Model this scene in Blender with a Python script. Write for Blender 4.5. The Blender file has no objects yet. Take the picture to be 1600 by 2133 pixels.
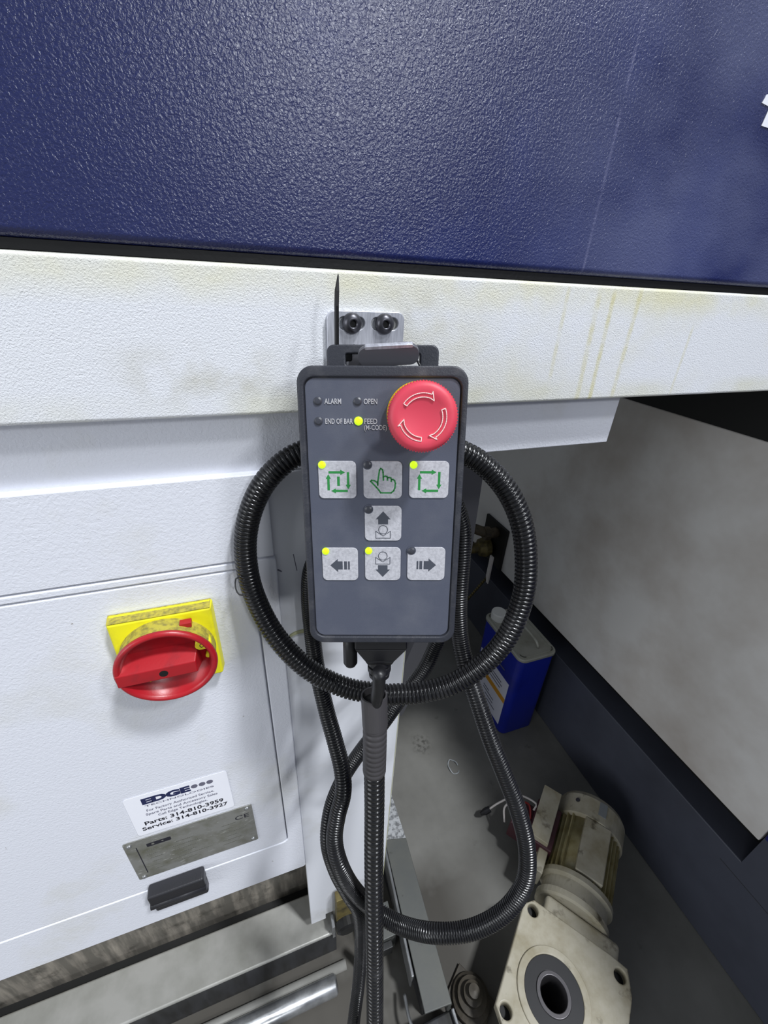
import bpy, bmesh, math, random
from mathutils import Vector, Matrix, noise
random.seed(7)
C = bpy.context.scene.collection
SC = bpy.context.scene
H = 0.88          # camera height above the floor; shapes below are given relative to the lens, in metres

# ---------------------------------------------------------------- camera
cam_d = bpy.data.cameras.new('camera'); cam = bpy.data.objects.new('camera', cam_d); C.objects.link(cam)
cam_d.sensor_fit = 'HORIZONTAL'; cam_d.sensor_width = 36.0; cam_d.lens = 868.2846 / 1600 * 36.0
cam_d.clip_start = 0.01; cam_d.clip_end = 60
RIGHT = Vector((0.94447, -0.32541, 0.04518)); DOWN = Vector((-0.11939, -0.46816, -0.87554)); FWD = Vector((0.30606, 0.82152, -0.48101))
cam.matrix_world = Matrix((( RIGHT.x, -DOWN.x, -FWD.x, 0), (RIGHT.y, -DOWN.y, -FWD.y, 0), (RIGHT.z, -DOWN.z, -FWD.z, H), (0, 0, 0, 1)))
SC.camera = cam

# ---------------------------------------------------------------- world and lamps
w = bpy.data.worlds.new('hall_light'); SC.world = w; w.use_nodes = True
w.node_tree.nodes['Background'].inputs[0].default_value = (0.80, 0.88, 1.0, 1)
w.node_tree.nodes['Background'].inputs[1].default_value = 0.27
def lamp(name, d, dist, sx, sy, power, target=(0.05, 0.23, -0.15), col=(0.93, 0.96, 1.0)):
    l = bpy.data.lights.new(name, 'AREA'); l.shape = 'RECTANGLE'; l.size = sx; l.size_y = sy; l.energy = power; l.color = col
    o = bpy.data.objects.new(name, l); C.objects.link(o)
    t = Vector(target) + Vector((0, 0, H)); p = t + Vector(d).normalized() * dist
    o.location = p; o.rotation_euler = (t - p).to_track_quat('-Z', 'Y').to_euler()
    return o
lamp('ceiling_lamp_overhead', (0.80, -1.0, 2.60), 12.0, 1.0, 1.0, 1440)
lamp('ceiling_lamp_near', (0.80, -1.0, 1.35), 12.0, 1.1, 1.1, 440)
lamp('ceiling_lamp_far', (0.25, -1.0, 0.43), 20.0, 1.8, 1.8, 740)
lamp('hall_light_left', (-1.6, -0.55, 0.35), 3.4, 1.5, 1.5, 30, (0.5, 0.2, -0.4))

vs = SC.view_settings
vs.view_transform = 'Standard'; vs.look = 'None'; vs.gamma = 1.0; vs.use_curve_mapping = False; vs.exposure = 0.0
SC.display_settings.display_device = 'sRGB'
PTS = {
    'ring': [(0.0729,0.177,-0.2479),(0.0486,0.1885,-0.2459),(0.0251,0.2026,-0.2347),(0.0073,0.2169,-0.2132),(-0.0032,0.2288,-0.1849),(-0.0053,0.2322,-0.1559),(-0.0011,0.2322,-0.1302),(0.0088,0.2322,-0.1087),(0.0223,0.2322,-0.0947),(0.0366,0.2322,-0.0879),(0.0593,0.2305,-0.0821),(0.0811,0.2244,-0.0786),(0.1032,0.2178,-0.08),(0.1244,0.2074,-0.0863),(0.138,0.2003,-0.0939),(0.1498,0.1908,-0.1069),(0.1577,0.1811,-0.1246),(0.1612,0.173,-0.1467),(0.1596,0.1653,-0.1711),(0.1507,0.1598,-0.1967),(0.1366,0.1595,-0.2186),(0.1158,0.1629,-0.2364),(0.0945,0.1694,-0.2451),(0.0808,0.1747,-0.2479),(0.0718,0.1779,-0.2491)],
    'loop': [(0.082,0.232,-0.112),(0.064,0.2325,-0.128),(0.05,0.233,-0.1511),(0.037,0.233,-0.1723),(0.0337,0.233,-0.1968),(0.0339,0.2314,-0.2277),(0.0344,0.2204,-0.2566),(0.0374,0.2027,-0.2848),(0.0402,0.1887,-0.3007),(0.0422,0.1746,-0.3153),(0.0407,0.1643,-0.3275),(0.0346,0.1575,-0.3431),(0.0305,0.1499,-0.3586),(0.0321,0.1405,-0.3738),(0.0403,0.1338,-0.4027),(0.0543,0.1269,-0.4306),(0.0711,0.1119,-0.4331),(0.0898,0.095,-0.4147),(0.1147,0.0854,-0.4048),(0.1376,0.0827,-0.3886),(0.1526,0.087,-0.3675),(0.1563,0.0968,-0.3442),(0.1528,0.1107,-0.3187),(0.146,0.1261,-0.2947),(0.1399,0.1401,-0.2746),(0.1355,0.1566,-0.2534),(0.1338,0.1711,-0.24),(0.1328,0.1842,-0.2245),(0.1314,0.1913,-0.203),(0.1313,0.1958,-0.1808),(0.1328,0.2019,-0.157),(0.1326,0.2082,-0.138),(0.1226,0.2154,-0.1154),(0.105,0.222,-0.105)],
    'cross': [(0.1313,0.2129,-0.2078),(0.129,0.2065,-0.2305),(0.1239,0.2045,-0.2475),(0.1139,0.2006,-0.2667),(0.0959,0.1976,-0.2874),(0.0796,0.194,-0.3083),(0.0628,0.19,-0.3257),(0.047,0.1848,-0.3447),(0.0352,0.177,-0.3614),(0.0289,0.1667,-0.3725),(0.027,0.1573,-0.3836),(0.031,0.1494,-0.407),(0.0388,0.1417,-0.4318),(0.0465,0.1351,-0.4569),(0.0472,0.1288,-0.4984),(0.0428,0.117,-0.5422),(0.0352,0.1038,-0.58),(0.028,0.0926,-0.6348),(0.022,0.098,-0.74),(0.008,0.11,-0.845),(-0.03,0.118,-0.8735),(-0.09,0.122,-0.8738)],
    'central': [(0.0565,0.1451,-0.2734),(0.056,0.1395,-0.3082),(0.0545,0.1321,-0.3426),(0.0527,0.1221,-0.3817),(0.0505,0.1093,-0.4256),(0.0488,0.097,-0.479),(0.0464,0.0831,-0.5354),(0.0433,0.0668,-0.6068),(0.041,0.062,-0.74),(0.036,0.06,-0.835),(0.02,0.055,-0.8715),(-0.06,0.045,-0.8728)],
    'sleeve': [(0.0579,0.1552,-0.222),(0.0576,0.1517,-0.2344),(0.0569,0.1477,-0.2521),(0.0565,0.1451,-0.2734),(0.0563,0.1435,-0.2803)],
    'lead': [(0.0569,0.1474,-0.186),(0.0576,0.1486,-0.2002),(0.0577,0.1514,-0.2162),(0.0573,0.1518,-0.2344),(0.057,0.1492,-0.2495)],
    'clip': [(-0.0093,0.2255,-0.1654),(-0.0129,0.2259,-0.1671),(-0.0136,0.2232,-0.1721),(-0.0121,0.2207,-0.1755),(-0.0081,0.219,-0.1758)],
}
# ---------------------------------------------------------------- materials
def lin(c):
    return tuple(((v / 255) / 12.92 if v / 255 <= 0.04045 else ((v / 255 + 0.055) / 1.055) ** 2.4) for v in c)
MAT = {}
def mat(name, rgb, rough=0.5, metal=0.0, bump=None, mix=None, mix2=None, emit=None, alpha=None, coat=0, spec=0.5, dist=0.001, streak=None):
    """rgb in 0-255; bump=(scale, strength[, distance]); mix=(rgb, scale, low, high[, stretch]) a second colour by noise"""
    m = bpy.data.materials.new(name); m.use_nodes = True; nt = m.node_tree; N = nt.nodes; L = nt.links
    b = N['Principled BSDF']; b.inputs['Roughness'].default_value = rough; b.inputs['Metallic'].default_value = metal
    b.inputs['Specular IOR Level'].default_value = spec; b.inputs['Coat Weight'].default_value = coat
    base = (*lin(rgb), 1); b.inputs['Base Color'].default_value = base
    tc = N.new('ShaderNodeTexCoord'); last = None
    for mx in (mix, mix2):
        if not mx: continue
        mp = N.new('ShaderNodeMapping'); L.new(tc.outputs['Object'], mp.inputs['Vector'])
        mp.inputs['Scale'].default_value = mx[4] if len(mx) > 4 else (1, 1, 1)
        n = N.new('ShaderNodeTexNoise'); n.inputs['Scale'].default_value = mx[1]; n.inputs['Detail'].default_value = 5; n.inputs['Roughness'].default_value = 0.6
        L.new(mp.outputs[0], n.inputs['Vector'])
        r = N.new('ShaderNodeMapRange'); r.inputs[1].default_value = mx[2]; r.inputs[2].default_value = mx[3]; L.new(n.outputs[0], r.inputs[0])
        x = N.new('ShaderNodeMix'); x.data_type = 'RGBA'; L.new(r.outputs[0], x.inputs[0])
        if last: L.new(last, x.inputs[6])
        else: x.inputs[6].default_value = base
        x.inputs[7].default_value = (*lin(mx[0]), 1); last = x.outputs[2]
    if streak: last = streak(nt, tc, last, base)
    if last: L.new(last, b.inputs['Base Color'])
    if bump:
        n = N.new('ShaderNodeTexNoise'); n.inputs['Scale'].default_value = bump[0]; n.inputs['Detail'].default_value = 2.0; n.inputs['Roughness'].default_value = 0.55; n.inputs['Distortion'].default_value = 0.6
        L.new(tc.outputs['Object'], n.inputs['Vector'])
        bp = N.new('ShaderNodeBump'); bp.inputs['Strength'].default_value = bump[1]; bp.inputs['Distance'].default_value = bump[2] if len(bump) > 2 else dist
        L.new(n.outputs[0], bp.inputs['Height']); L.new(bp.outputs[0], b.inputs['Normal'])
    if emit: b.inputs['Emission Color'].default_value = (*lin(emit[0]), 1); b.inputs['Emission Strength'].default_value = emit[1]
    if alpha is not None: b.inputs['Alpha'].default_value = alpha
    MAT[name] = m; return m

def math_node(nt, op, a, b=None, c=None):
    n = nt.nodes.new('ShaderNodeMath'); n.operation = op
    for i, v in enumerate((a, b, c)):
        if v is None: continue
        if isinstance(v, (int, float)): n.inputs[i].default_value = v
        else: nt.links.new(v, n.inputs[i])
    return n.outputs[0]
def band(nt, v, c, wd, soft):      # 1 inside |v-c|<wd, falling to 0 over soft
    d = math_node(nt, 'ABSOLUTE', math_node(nt, 'SUBTRACT', v, c))
    r = nt.nodes.new('ShaderNodeMapRange'); r.inputs[1].default_value = wd; r.inputs[2].default_value = wd + soft; r.inputs[3].default_value = 1; r.inputs[4].default_value = 0
    nt.links.new(d, r.inputs[0]); return r.outputs[0]
def noise_out(nt, tc, scale, lo, hi, stretch=(1, 1, 1), det=4):
    mp = nt.nodes.new('ShaderNodeMapping'); nt.links.new(tc.outputs['Object'], mp.inputs['Vector']); mp.inputs['Scale'].default_value = stretch
    n = nt.nodes.new('ShaderNodeTexNoise'); n.inputs['Scale'].default_value = scale; n.inputs['Detail'].default_value = det; nt.links.new(mp.outputs[0], n.inputs['Vector'])
    r = nt.nodes.new('ShaderNodeMapRange'); r.inputs[1].default_value = lo; r.inputs[2].default_value = hi; nt.links.new(n.outputs[0], r.inputs[0]); return r.outputs[0]
def mixc(nt, fac, a, b):
    x = nt.nodes.new('ShaderNodeMix'); x.data_type = 'RGBA'; nt.links.new(fac, x.inputs[0])
    if isinstance(a, tuple): x.inputs[6].default_value = a
    else: nt.links.new(a, x.inputs[6])
    x.inputs[7].default_value = (*lin(b), 1); return x.outputs[2]
def fascia_dirt(nt, tc, last, base):
    s = nt.nodes.new('ShaderNodeSeparateXYZ'); nt.links.new(tc.outputs['Object'], s.inputs[0])
    X, Z = math_node(nt, 'SUBTRACT', s.outputs[0], 0.1), math_node(nt, 'SUBTRACT', s.outputs[2], 0.79)      # back to the rail's own place
    cur = last or base
    top = math_node(nt, 'MULTIPLY', band(nt, Z, 0.004, 0.006, 0.012), noise_out(nt, tc, 18, 0.36, 0.62))
    cur = mixc(nt, math_node(nt, 'MULTIPLY', top, 0.5), cur, (222, 216, 160))
    bot = math_node(nt, 'MULTIPLY', band(nt, Z, -0.066, 0.008, 0.008), noise_out(nt, tc, 14, 0.42, 0.62))
    cur = mixc(nt, math_node(nt, 'MULTIPLY', bot, 0.35), cur, (204, 200, 152))
    for x0, sl, z0, z1, wd, k in ((0.1965, 0.02, -0.0240, 0.024, 0.0014, 0.5), (0.2205, 0.057, -0.033, 0.031, 0.0018, 0.8), (0.2322, 0.052, -0.033, 0.031, 0.0016, 0.85), (0.2535, 0.03, -0.030, 0.030, 0.0017, 0.7), (0.31, 0.03, -0.04, 0.02, 0.0012, 0.4)):
        xc = math_node(nt, 'ADD', X, math_node(nt, 'MULTIPLY', Z, sl))
        f = math_node(nt, 'MULTIPLY', band(nt, xc, x0, wd * 0.5, wd), band(nt, Z, z0, z1, 0.006))
        f = math_node(nt, 'MULTIPLY', f, noise_out(nt, tc, 90, 0.25, 0.6))
        cur = mixc(nt, math_node(nt, 'MULTIPLY', f, k * 0.7), cur, (208, 200, 136))
    # the grimy patch around the bracket
    gx = band(nt, X, 0.098, 0.02, 0.03); gz = band(nt, Z, -0.022, 0.012, 0.016)
    g = math_node(nt, 'MULTIPLY', math_node(nt, 'MULTIPLY', gx, gz), noise_out(nt, tc, 60, 0.35, 0.7))
    cur = mixc(nt, math_node(nt, 'MULTIPLY', g, 0.4), cur, (188, 182, 144))
    gx = band(nt, X, -0.012, 0.02, 0.03); gz = band(nt, Z, -0.045, 0.006, 0.012)
    g = math_node(nt, 'MULTIPLY', math_node(nt, 'MULTIPLY', gx, gz), noise_out(nt, tc, 60, 0.40, 0.7))
    return mixc(nt, math_node(nt, 'MULTIPLY', g, 0.4), cur, (168, 162, 126))
def hood_streak_sheen(nt, tc, last, base):
    s = nt.nodes.new('ShaderNodeSeparateXYZ'); nt.links.new(tc.outputs['Object'], s.inputs[0])
    X, Z = math_node(nt, 'ADD', s.outputs[0], 0.1), s.outputs[2]
    cur = last or base
    f = math_node(nt, 'MULTIPLY', band(nt, X, 0.2018, 0.0002, 0.0010), noise_out(nt, tc, 70, 0.30, 0.60))
    cur = mixc(nt, math_node(nt, 'MULTIPLY', f, 0.30), cur, (150, 150, 185))
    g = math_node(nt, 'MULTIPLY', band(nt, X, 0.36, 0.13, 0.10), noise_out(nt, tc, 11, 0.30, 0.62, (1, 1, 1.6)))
    cur = mixc(nt, math_node(nt, 'MULTIPLY', g, 0.55), cur, (98, 104, 138))      # dusty sheen at the right end, painted into the colour
    return cur

def floor_grime_shade(nt, tc, last, base):
    s = nt.nodes.new('ShaderNodeSeparateXYZ'); nt.links.new(tc.outputs['Object'], s.inputs[0])
    X, Y = s.outputs[0], s.outputs[1]
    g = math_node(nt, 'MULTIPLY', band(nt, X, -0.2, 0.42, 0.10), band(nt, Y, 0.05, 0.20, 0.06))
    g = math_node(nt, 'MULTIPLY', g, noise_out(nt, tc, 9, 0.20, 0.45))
    cur = mixc(nt, math_node(nt, 'MULTIPLY', g, 0.9), last or base, (58, 54, 47))       # oil along the machine bed, plus the shadow there painted into the colour
    g = math_node(nt, 'MULTIPLY', band(nt, X, 0.296, 0.006, 0.02), band(nt, Y, 0.485, 0.008, 0.02))
    g = math_node(nt, 'MULTIPLY', g, noise_out(nt, tc, 130, 0.45, 0.62))
    return mixc(nt, math_node(nt, 'MULTIPLY', g, 0.8), cur, (52, 50, 46))
mat('cream_white', (226, 228, 233), 0.42, bump=(1100, 0.75, 0.0005), mix=((222, 221, 208), 9, 0.5, 0.75), streak=fascia_dirt)
mat('door_white', (222, 224, 232), 0.40, bump=(520, 0.50, 0.0006), mix=((206, 205, 196), 7, 0.55, 0.8), mix2=((120, 112, 98), 130, 0.735, 0.78))
mat('leg_white', (216, 218, 224), 0.42, bump=(200, 0.06), mix=((176, 174, 164), 10, 0.55, 0.85), mix2=((96, 90, 76), 120, 0.74, 0.78))
mat('box_white', (214, 212, 209), 0.30, bump=(60, 0.03), mix=((180, 172, 164), 5, 0.45, 0.75))
mat('hood_blue', (16, 27, 82), 0.29, bump=(820, 0.42, 0.0007), mix=((36, 48, 108), 9, 0.50, 0.80), streak=hood_streak_sheen, spec=1.0)
mat('machine_blue', (26, 34, 100), 0.4, bump=(300, 0.2))
mat('rubber', (14, 14, 15), 0.5, bump=(300, 0.1))
mat('housing', (46, 48, 56), 0.50, bump=(1100, 0.35, 0.0004), mix=((74, 74, 78), 90, 0.52, 0.8))
mat('overlay', (78, 82, 96), 0.45, bump=(1600, 0.15, 0.0003), mix=((92, 95, 106), 40, 0.45, 0.8), mix2=((170, 170, 172), 700, 0.74, 0.8))
mat('key_silver', (192, 192, 198), 0.5, metal=0.05, bump=(1500, 0.30, 0.0003), mix=((166, 166, 172), 700, 0.4, 0.7))
mat('print_dark', (70, 74, 84), 0.5)
mat('print_green', (38, 132, 62), 0.5)
mat('print_pale', (186, 186, 190), 0.5)
mat('led_lit', (190, 240, 30), 0.4, emit=((190, 250, 10), 0.75))
mat('led_dark', (62, 64, 72), 0.35)
mat('stop_red', (214, 66, 86), 0.5, mix=((196, 60, 66), 60, 0.5, 0.8), mix2=((120, 40, 44), 150, 0.72, 0.8))
mat('stop_yellow', (222, 176, 24), 0.5)
mat('stop_line', (250, 226, 220), 0.5)
mat('conduit', (22, 22, 24), 0.24, bump=(240, 0.10), mix=((50, 50, 52), 40, 0.55, 0.8))
mat('hose_black', (26, 26, 29), 0.42, bump=(300, 0.1))
mat('tie_black', (20, 20, 22), 0.6, spec=0.2)
mat('sleeve_grey', (62, 60, 62), 0.45, bump=(300, 0.05))
mat('bolt_black', (84, 84, 90), 0.34, metal=0.75)
mat('bolt_hole', (8, 8, 9), 0.6)
mat('alu', (206, 208, 216), 0.42, metal=0.55, mix=((172, 174, 182), 260, 0.4, 0.7, (3, 1, 0.3)))
mat('alu_shaded', (104, 104, 110), 0.38, metal=0.30, bump=(300, 0.05))  # aluminium darkened to paint the shade on the down-facing hook
mat('alu_dark', (120, 120, 126), 0.34, metal=0.8, bump=(300, 0.05))
mat('switch_yellow', (236, 228, 30), 0.45, mix=((206, 196, 44), 60, 0.5, 0.8), bump=(300, 0.04))
mat('switch_dusty', (178, 166, 60), 0.7, mix=((120, 112, 58), 260, 0.42, 0.66), bump=(700, 0.2))
mat('switch_red', (166, 24, 34), 0.36, mix=((128, 30, 38), 70, 0.5, 0.8), bump=(600, 0.04))
mat('paper', (240, 241, 248), 0.45)
mat('print_navy', (28, 36, 78), 0.5)
mat('print_black', (30, 30, 40), 0.5)
mat('print_grey', (104, 104, 120), 0.5)
mat('plate_steel', (150, 150, 146), 0.42, metal=0.45, mix=((118, 118, 104), 60, 0.4, 0.7), mix2=((186, 186, 180), 120, 0.62, 0.70, (1, 1, 3)), bump=(200, 0.1))
mat('hinge_black', (36, 36, 40), 0.42, bump=(600, 0.15))
mat('steel_top', (176, 175, 170), 0.36, metal=0.45, mix=((140, 140, 132), 14, 0.4, 0.75), mix2=((98, 96, 84), 70, 0.72, 0.78), bump=(150, 0.04))
mat('foot_rusty', (78, 72, 62), 0.55, metal=0.2, mix=((48, 44, 38), 40, 0.4, 0.7))
mat('steel_dirty', (112, 108, 100), 0.5, metal=0.3, mix=((168, 160, 148), 24, 0.45, 0.7, (3, 1, .4)), mix2=((46, 44, 38), 30, 0.55, 0.75))
mat('steel_dark', (62, 63, 66), 0.45, metal=0.4, mix=((40, 40, 38), 20, 0.4, 0.7, (3, 1, .5)))
mat('galvanised', (176, 178, 180), 0.30, metal=0.75, mix=((140, 142, 144), 60, 0.4, 0.7), bump=(90, 0.05))
mat('channel_grey', (88, 90, 88), 0.5, metal=0.2, mix=((96, 97, 92), 24, 0.4, 0.7), mix2=((58, 56, 48), 60, 0.68, 0.76), bump=(200, 0.06))
mat('spangle_lit', (176, 178, 180), 0.5, metal=0.2, mix=((110, 112, 114), 160, 0.45, 0.6), bump=(300, 0.3))  # rear channel end coloured paler for the direct light falling on it
mat('brass_olive', (112, 100, 58), 0.55, metal=0.3, mix=((60, 54, 36), 60, 0.4, 0.7))
mat('valve_brown', (86, 76, 60), 0.55, metal=0.3, mix=((50, 44, 36), 60, 0.4, 0.7))
mat('concrete', (122, 121, 116), 0.62, streak=floor_grime_shade, mix=((96, 95, 90), 6, 0.35, 0.7), mix2=((62, 60, 54), 18, 0.66, 0.82), bump=(60, 0.10))
mat('base_grey', (70, 73, 84), 0.45, bump=(200, 0.05), mix=((60, 62, 72), 9, 0.4, 0.7))
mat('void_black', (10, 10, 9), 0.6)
mat('hall_dark', (22, 22, 22), 0.8)
mat('post_grey', (64, 64, 68), 0.5, bump=(200, 0.1))
mat('motor_cream', (176, 170, 152), 0.45, mix=((136, 126, 96), 22, 0.42, 0.75), mix2=((70, 62, 42), 38, 0.60, 0.74), bump=(180, 0.05))
mat('motor_oily', (150, 142, 106), 0.35, mix=((120, 108, 66), 40, 0.42, 0.7), mix2=((60, 50, 30), 50, 0.66, 0.8))
mat('bore_black', (20, 20, 23), 0.45)
mat('bore_steel', (92, 90, 92), 0.35, metal=0.6)
mat('term_maroon', (66, 28, 36), 0.5, mix=((60, 36, 44), 60, 0.4, 0.7))
mat('wire_white', (196, 190, 186), 0.5)
mat('wire_red', (140, 40, 40), 0.5)
mat('can_blue', (18, 36, 150), 0.35, mix=((14, 26, 110), 12, 0.5, 0.8))
mat('can_tin', (176, 176, 166), 0.40, metal=0.35, mix=((140, 138, 122), 20, 0.5, 0.8))
mat('cap_white', (226, 226, 222), 0.5)
mat('can_label', (214, 214, 226), 0.5)
mat('can_gold', (206, 146, 40), 0.5)
mat('clear_curl', (200, 205, 208), 0.15, alpha=0.55)

# ---------------------------------------------------------------- building helpers
I3 = Matrix.Identity(4)
LENS = Matrix.Translation((0, 0, H))
WALL = LENS @ Matrix(((1, 0, 0, 0), (0, 0, -1, 0), (0, 1, 0, 0), (0, 0, 0, 1)))   # (u, v, w) -> x = u, z = v, towards the viewer = w
def tag(o, label=None, cat=None, group=None, kind=None):
    for k, v in (('label', label), ('category', cat), ('group', group), ('kind', kind)):
        if v: o[k] = v
    return o
def thing(name, label, cat, loc, group=None, M=None):
    o = bpy.data.objects.new(name, None); C.objects.link(o); o.empty_display_size = 0.01
    o.matrix_world = M if M is not None else Matrix.Translation((loc[0], loc[1], loc[2] + H))
    o['_m'] = 0; del o['_m']
    return tag(o, label, cat, group)
WM = {}
def world_of(o):
    m = o.matrix_basis.copy(); p = o.parent
    while p: m = p.matrix_basis @ m; p = p.parent
    return m
def link(name, me, m, parent=None, M=LENS, smooth=False, bev=0, seg=2, label=None, sub=0):
    """me is given in the frame M; it is stored in the parent's frame"""
    pm = world_of(parent) if parent else I3
    me.transform(pm.inverted() @ M)
    o = bpy.data.objects.new(name, me); C.objects.link(o)
    if parent: o.parent = parent
    me.materials.clear(); me.materials.append(MAT[m] if isinstance(m, str) else m)
    if smooth: me.polygons.foreach_set('use_smooth', [True] * len(me.polygons))
    if bev:
        b = o.modifiers.new('edge', 'BEVEL'); b.width = bev; b.segments = seg; b.limit_method = 'ANGLE'; b.angle_limit = math.radians(35)
        me.polygons.foreach_set('use_smooth', [True] * len(me.polygons))
        n = o.modifiers.new('wn', 'WEIGHTED_NORMAL')
    if sub: s = o.modifiers.new('s', 'SUBSURF'); s.levels = s.render_levels = sub
    if label: o['label'] = label
    return o
def fin(bm):
    bmesh.ops.recalc_face_normals(bm, faces=bm.faces[:])
    me = bpy.data.meshes.new('m'); bm.to_mesh(me); bm.free(); return me
def box(x0, x1, y0, y1, z0, z1, bm=None):
    own = bm is None; bm = bm or bmesh.new()
    v = [bm.verts.new(p) for p in [(x0, y0, z0), (x1, y0, z0), (x1, y1, z0), (x0, y1, z0), (x0, y0, z1), (x1, y0, z1), (x1, y1, z1), (x0, y1, z1)]]
    for f in ((0, 3, 2, 1), (4, 5, 6, 7), (0, 1, 5, 4), (1, 2, 6, 5), (2, 3, 7, 6), (3, 0, 4, 7)): bm.faces.new([v[i] for i in f])
    return fin(bm) if own else bm
def frame_to(d):
    d = Vector(d).normalized(); a = Vector((0, 0, 1)) if abs(d.z) < 0.9 else Vector((1, 0, 0))
    u = a.cross(d).normalized(); return u, d.cross(u), d
def lathe(prof, o, d, seg=32, bm=None, close=True):
    """prof: list of (radius, distance along d)"""
    own = bm is None; bm = bm or bmesh.new(); u, v, d = frame_to(d); o = Vector(o); rings = []
    for r, h in prof:
        if r < 1e-6: rings.append([bm.verts.new(o + d * h)])
        else: rings.append([bm.verts.new(o + d * h + (u * math.cos(2 * math.pi * i / seg) + v * math.sin(2 * math.pi * i / seg)) * r) for i in range(seg)])
    for a, b in zip(rings, rings[1:]):
        for i in range(seg):
            j = (i + 1) % seg
            if len(a) == 1 and len(b) == 1: continue
            if len(a) == 1: bm.faces.new((a[0], b[i], b[j]))
            elif len(b) == 1: bm.faces.new((a[i], b[0], a[j]))
            else: bm.faces.new((a[i], b[i], b[j], a[j]))
    if close:
        for r in (rings[0], rings[-1]):
            if len(r) > 1: bm.faces.new(r)
    return fin(bm) if own else bm
def rod(a, b, r, seg=16, r2=None):
    a = Vector(a); b = Vector(b); L = (b - a).length
    return lathe([(r, 0), (r if r2 is None else r2, L)], a, b - a, seg)
def catmull(P, n=14):
    P = [Vector(p) for p in P]; out = []
    Q = [P[0] * 2 - P[1]] + P + [P[-1] * 2 - P[-2]]
    for i in range(1, len(Q) - 2):
        a, b, c, d = Q[i - 1:i + 3]
        for k in range(n):
            t = k / n
            out.append(0.5 * ((2 * b) + (c - a) * t + (2 * a - 5 * b + 4 * c - d) * t * t + (3 * b - a - 3 * c + d) * t ** 3))
    out.append(P[-1]); return out
def sweep(P, prof, pitch, sides=18, smooth_path=True, bm=None):
    """tube along P; prof: list of (fraction of pitch, radius) repeated every pitch; or one radius"""
    own = bm is None; bm = bm or bmesh.new()
    path = catmull(P) if smooth_path else [Vector(p) for p in P]
    S = [0.0]
    for a, b in zip(path, path[1:]): S.append(S[-1] + (b - a).length)
    T = S[-1]; st = []
    if isinstance(prof, (int, float)):
        n = max(2, int(T / pitch)); st = [(T * i / n, prof) for i in range(n + 1)]
    else:
        n = int(T / pitch); 
        for i in range(n): st += [((i + f) * pitch, r) for f, r in prof]
    k = 0; rings = []; u = None
    for s, r in st:
        while k < len(S) - 2 and S[k + 1] < s: k += 1
        t = (s - S[k]) / max(1e-9, S[k + 1] - S[k]); p = path[k].lerp(path[k + 1], t)
        d0 = (path[k + 1] - path[max(0, k - 1)]).normalized(); d1 = (path[min(len(path) - 1, k + 2)] - path[k]).normalized(); d = d0.lerp(d1, t).normalized()
        if u is None: u = frame_to(d)[0]
        u = (u - d * u.dot(d)).normalized(); v = d.cross(u)
        rings.append([bm.verts.new(p + (u * math.cos(2 * math.pi * i / sides) + v * math.sin(2 * math.pi * i / sides)) * r) for i in range(sides)])
    for a, b in zip(rings, rings[1:]):
        for i in range(sides):
            j = (i + 1) % sides; bm.faces.new((a[i], b[i], b[j], a[j]))
    bm.faces.new(rings[0]); bm.faces.new(rings[-1])
    return fin(bm) if own else bm
def rib(r, depth):
    return [(0.0, r - depth * 0.12), (0.10, r), (0.52, r), (0.62, r - depth * 0.12), (0.70, r - depth), (0.90, r - depth)]
def rrect(x0, x1, y0, y1, r, n=6):
    P = []
    for cx, cy, a0 in ((x1 - r, y1 - r, 0), (x0 + r, y1 - r, 90), (x0 + r, y0 + r, 180), (x1 - r, y0 + r, 270)):
        for i in range(n + 1):
            a = math.radians(a0 + 90 * i / n); P.append((cx + r * math.cos(a), cy + r * math.sin(a)))
    return P
def circ(cx, cy, r, n=28): return [(cx + r * math.cos(2 * math.pi * i / n), cy + r * math.sin(2 * math.pi * i / n)) for i in range(n)]
def capsule(x0, x1, cy, r, n=10):
    return [(x1 - r + r * math.cos(math.radians(-90 + 180 * i / n)), cy + r * math.sin(math.radians(-90 + 180 * i / n))) for i in range(n + 1)] + \
           [(x0 + r + r * math.cos(math.radians(90 + 180 * i / n)), cy + r * math.sin(math.radians(90 + 180 * i / n))) for i in range(n + 1)]
def curve_mesh(cu):
    o = bpy.data.objects.new('tmp', cu); C.objects.link(o)
    dg = bpy.context.evaluated_depsgraph_get(); me = bpy.data.meshes.new_from_object(o.evaluated_get(dg))
    bpy.data.objects.remove(o); bpy.data.curves.remove(cu); return me
def plate(loops, w0, w1, bevel=0.0, seg=2):
    """flat shape with holes, in (u, v), from w0 to w1 along w"""
    cu = bpy.data.curves.new('c', 'CURVE'); cu.dimensions = '2D'; cu.fill_mode = 'BOTH'
    t = abs(w1 - w0); bevel = min(bevel, t * 0.49)
    cu.extrude = t / 2 - bevel; cu.bevel_depth = bevel; cu.bevel_resolution = seg; cu.offset = -bevel
    for lp in loops:
        s = cu.splines.new('POLY'); s.points.add(len(lp) - 1)
        for i, p in enumerate(lp): s.points[i].co = (p[0], p[1], 0, 1)
        s.use_cyclic_u = True
    me = curve_mesh(cu); me.transform(Matrix.Translation((0, 0, (w0 + w1) / 2)))
    bm = bmesh.new(); bm.from_mesh(me); bmesh.ops.remove_doubles(bm, verts=bm.verts[:], dist=1e-6); bm.to_mesh(me); bm.free()
    return me
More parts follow.
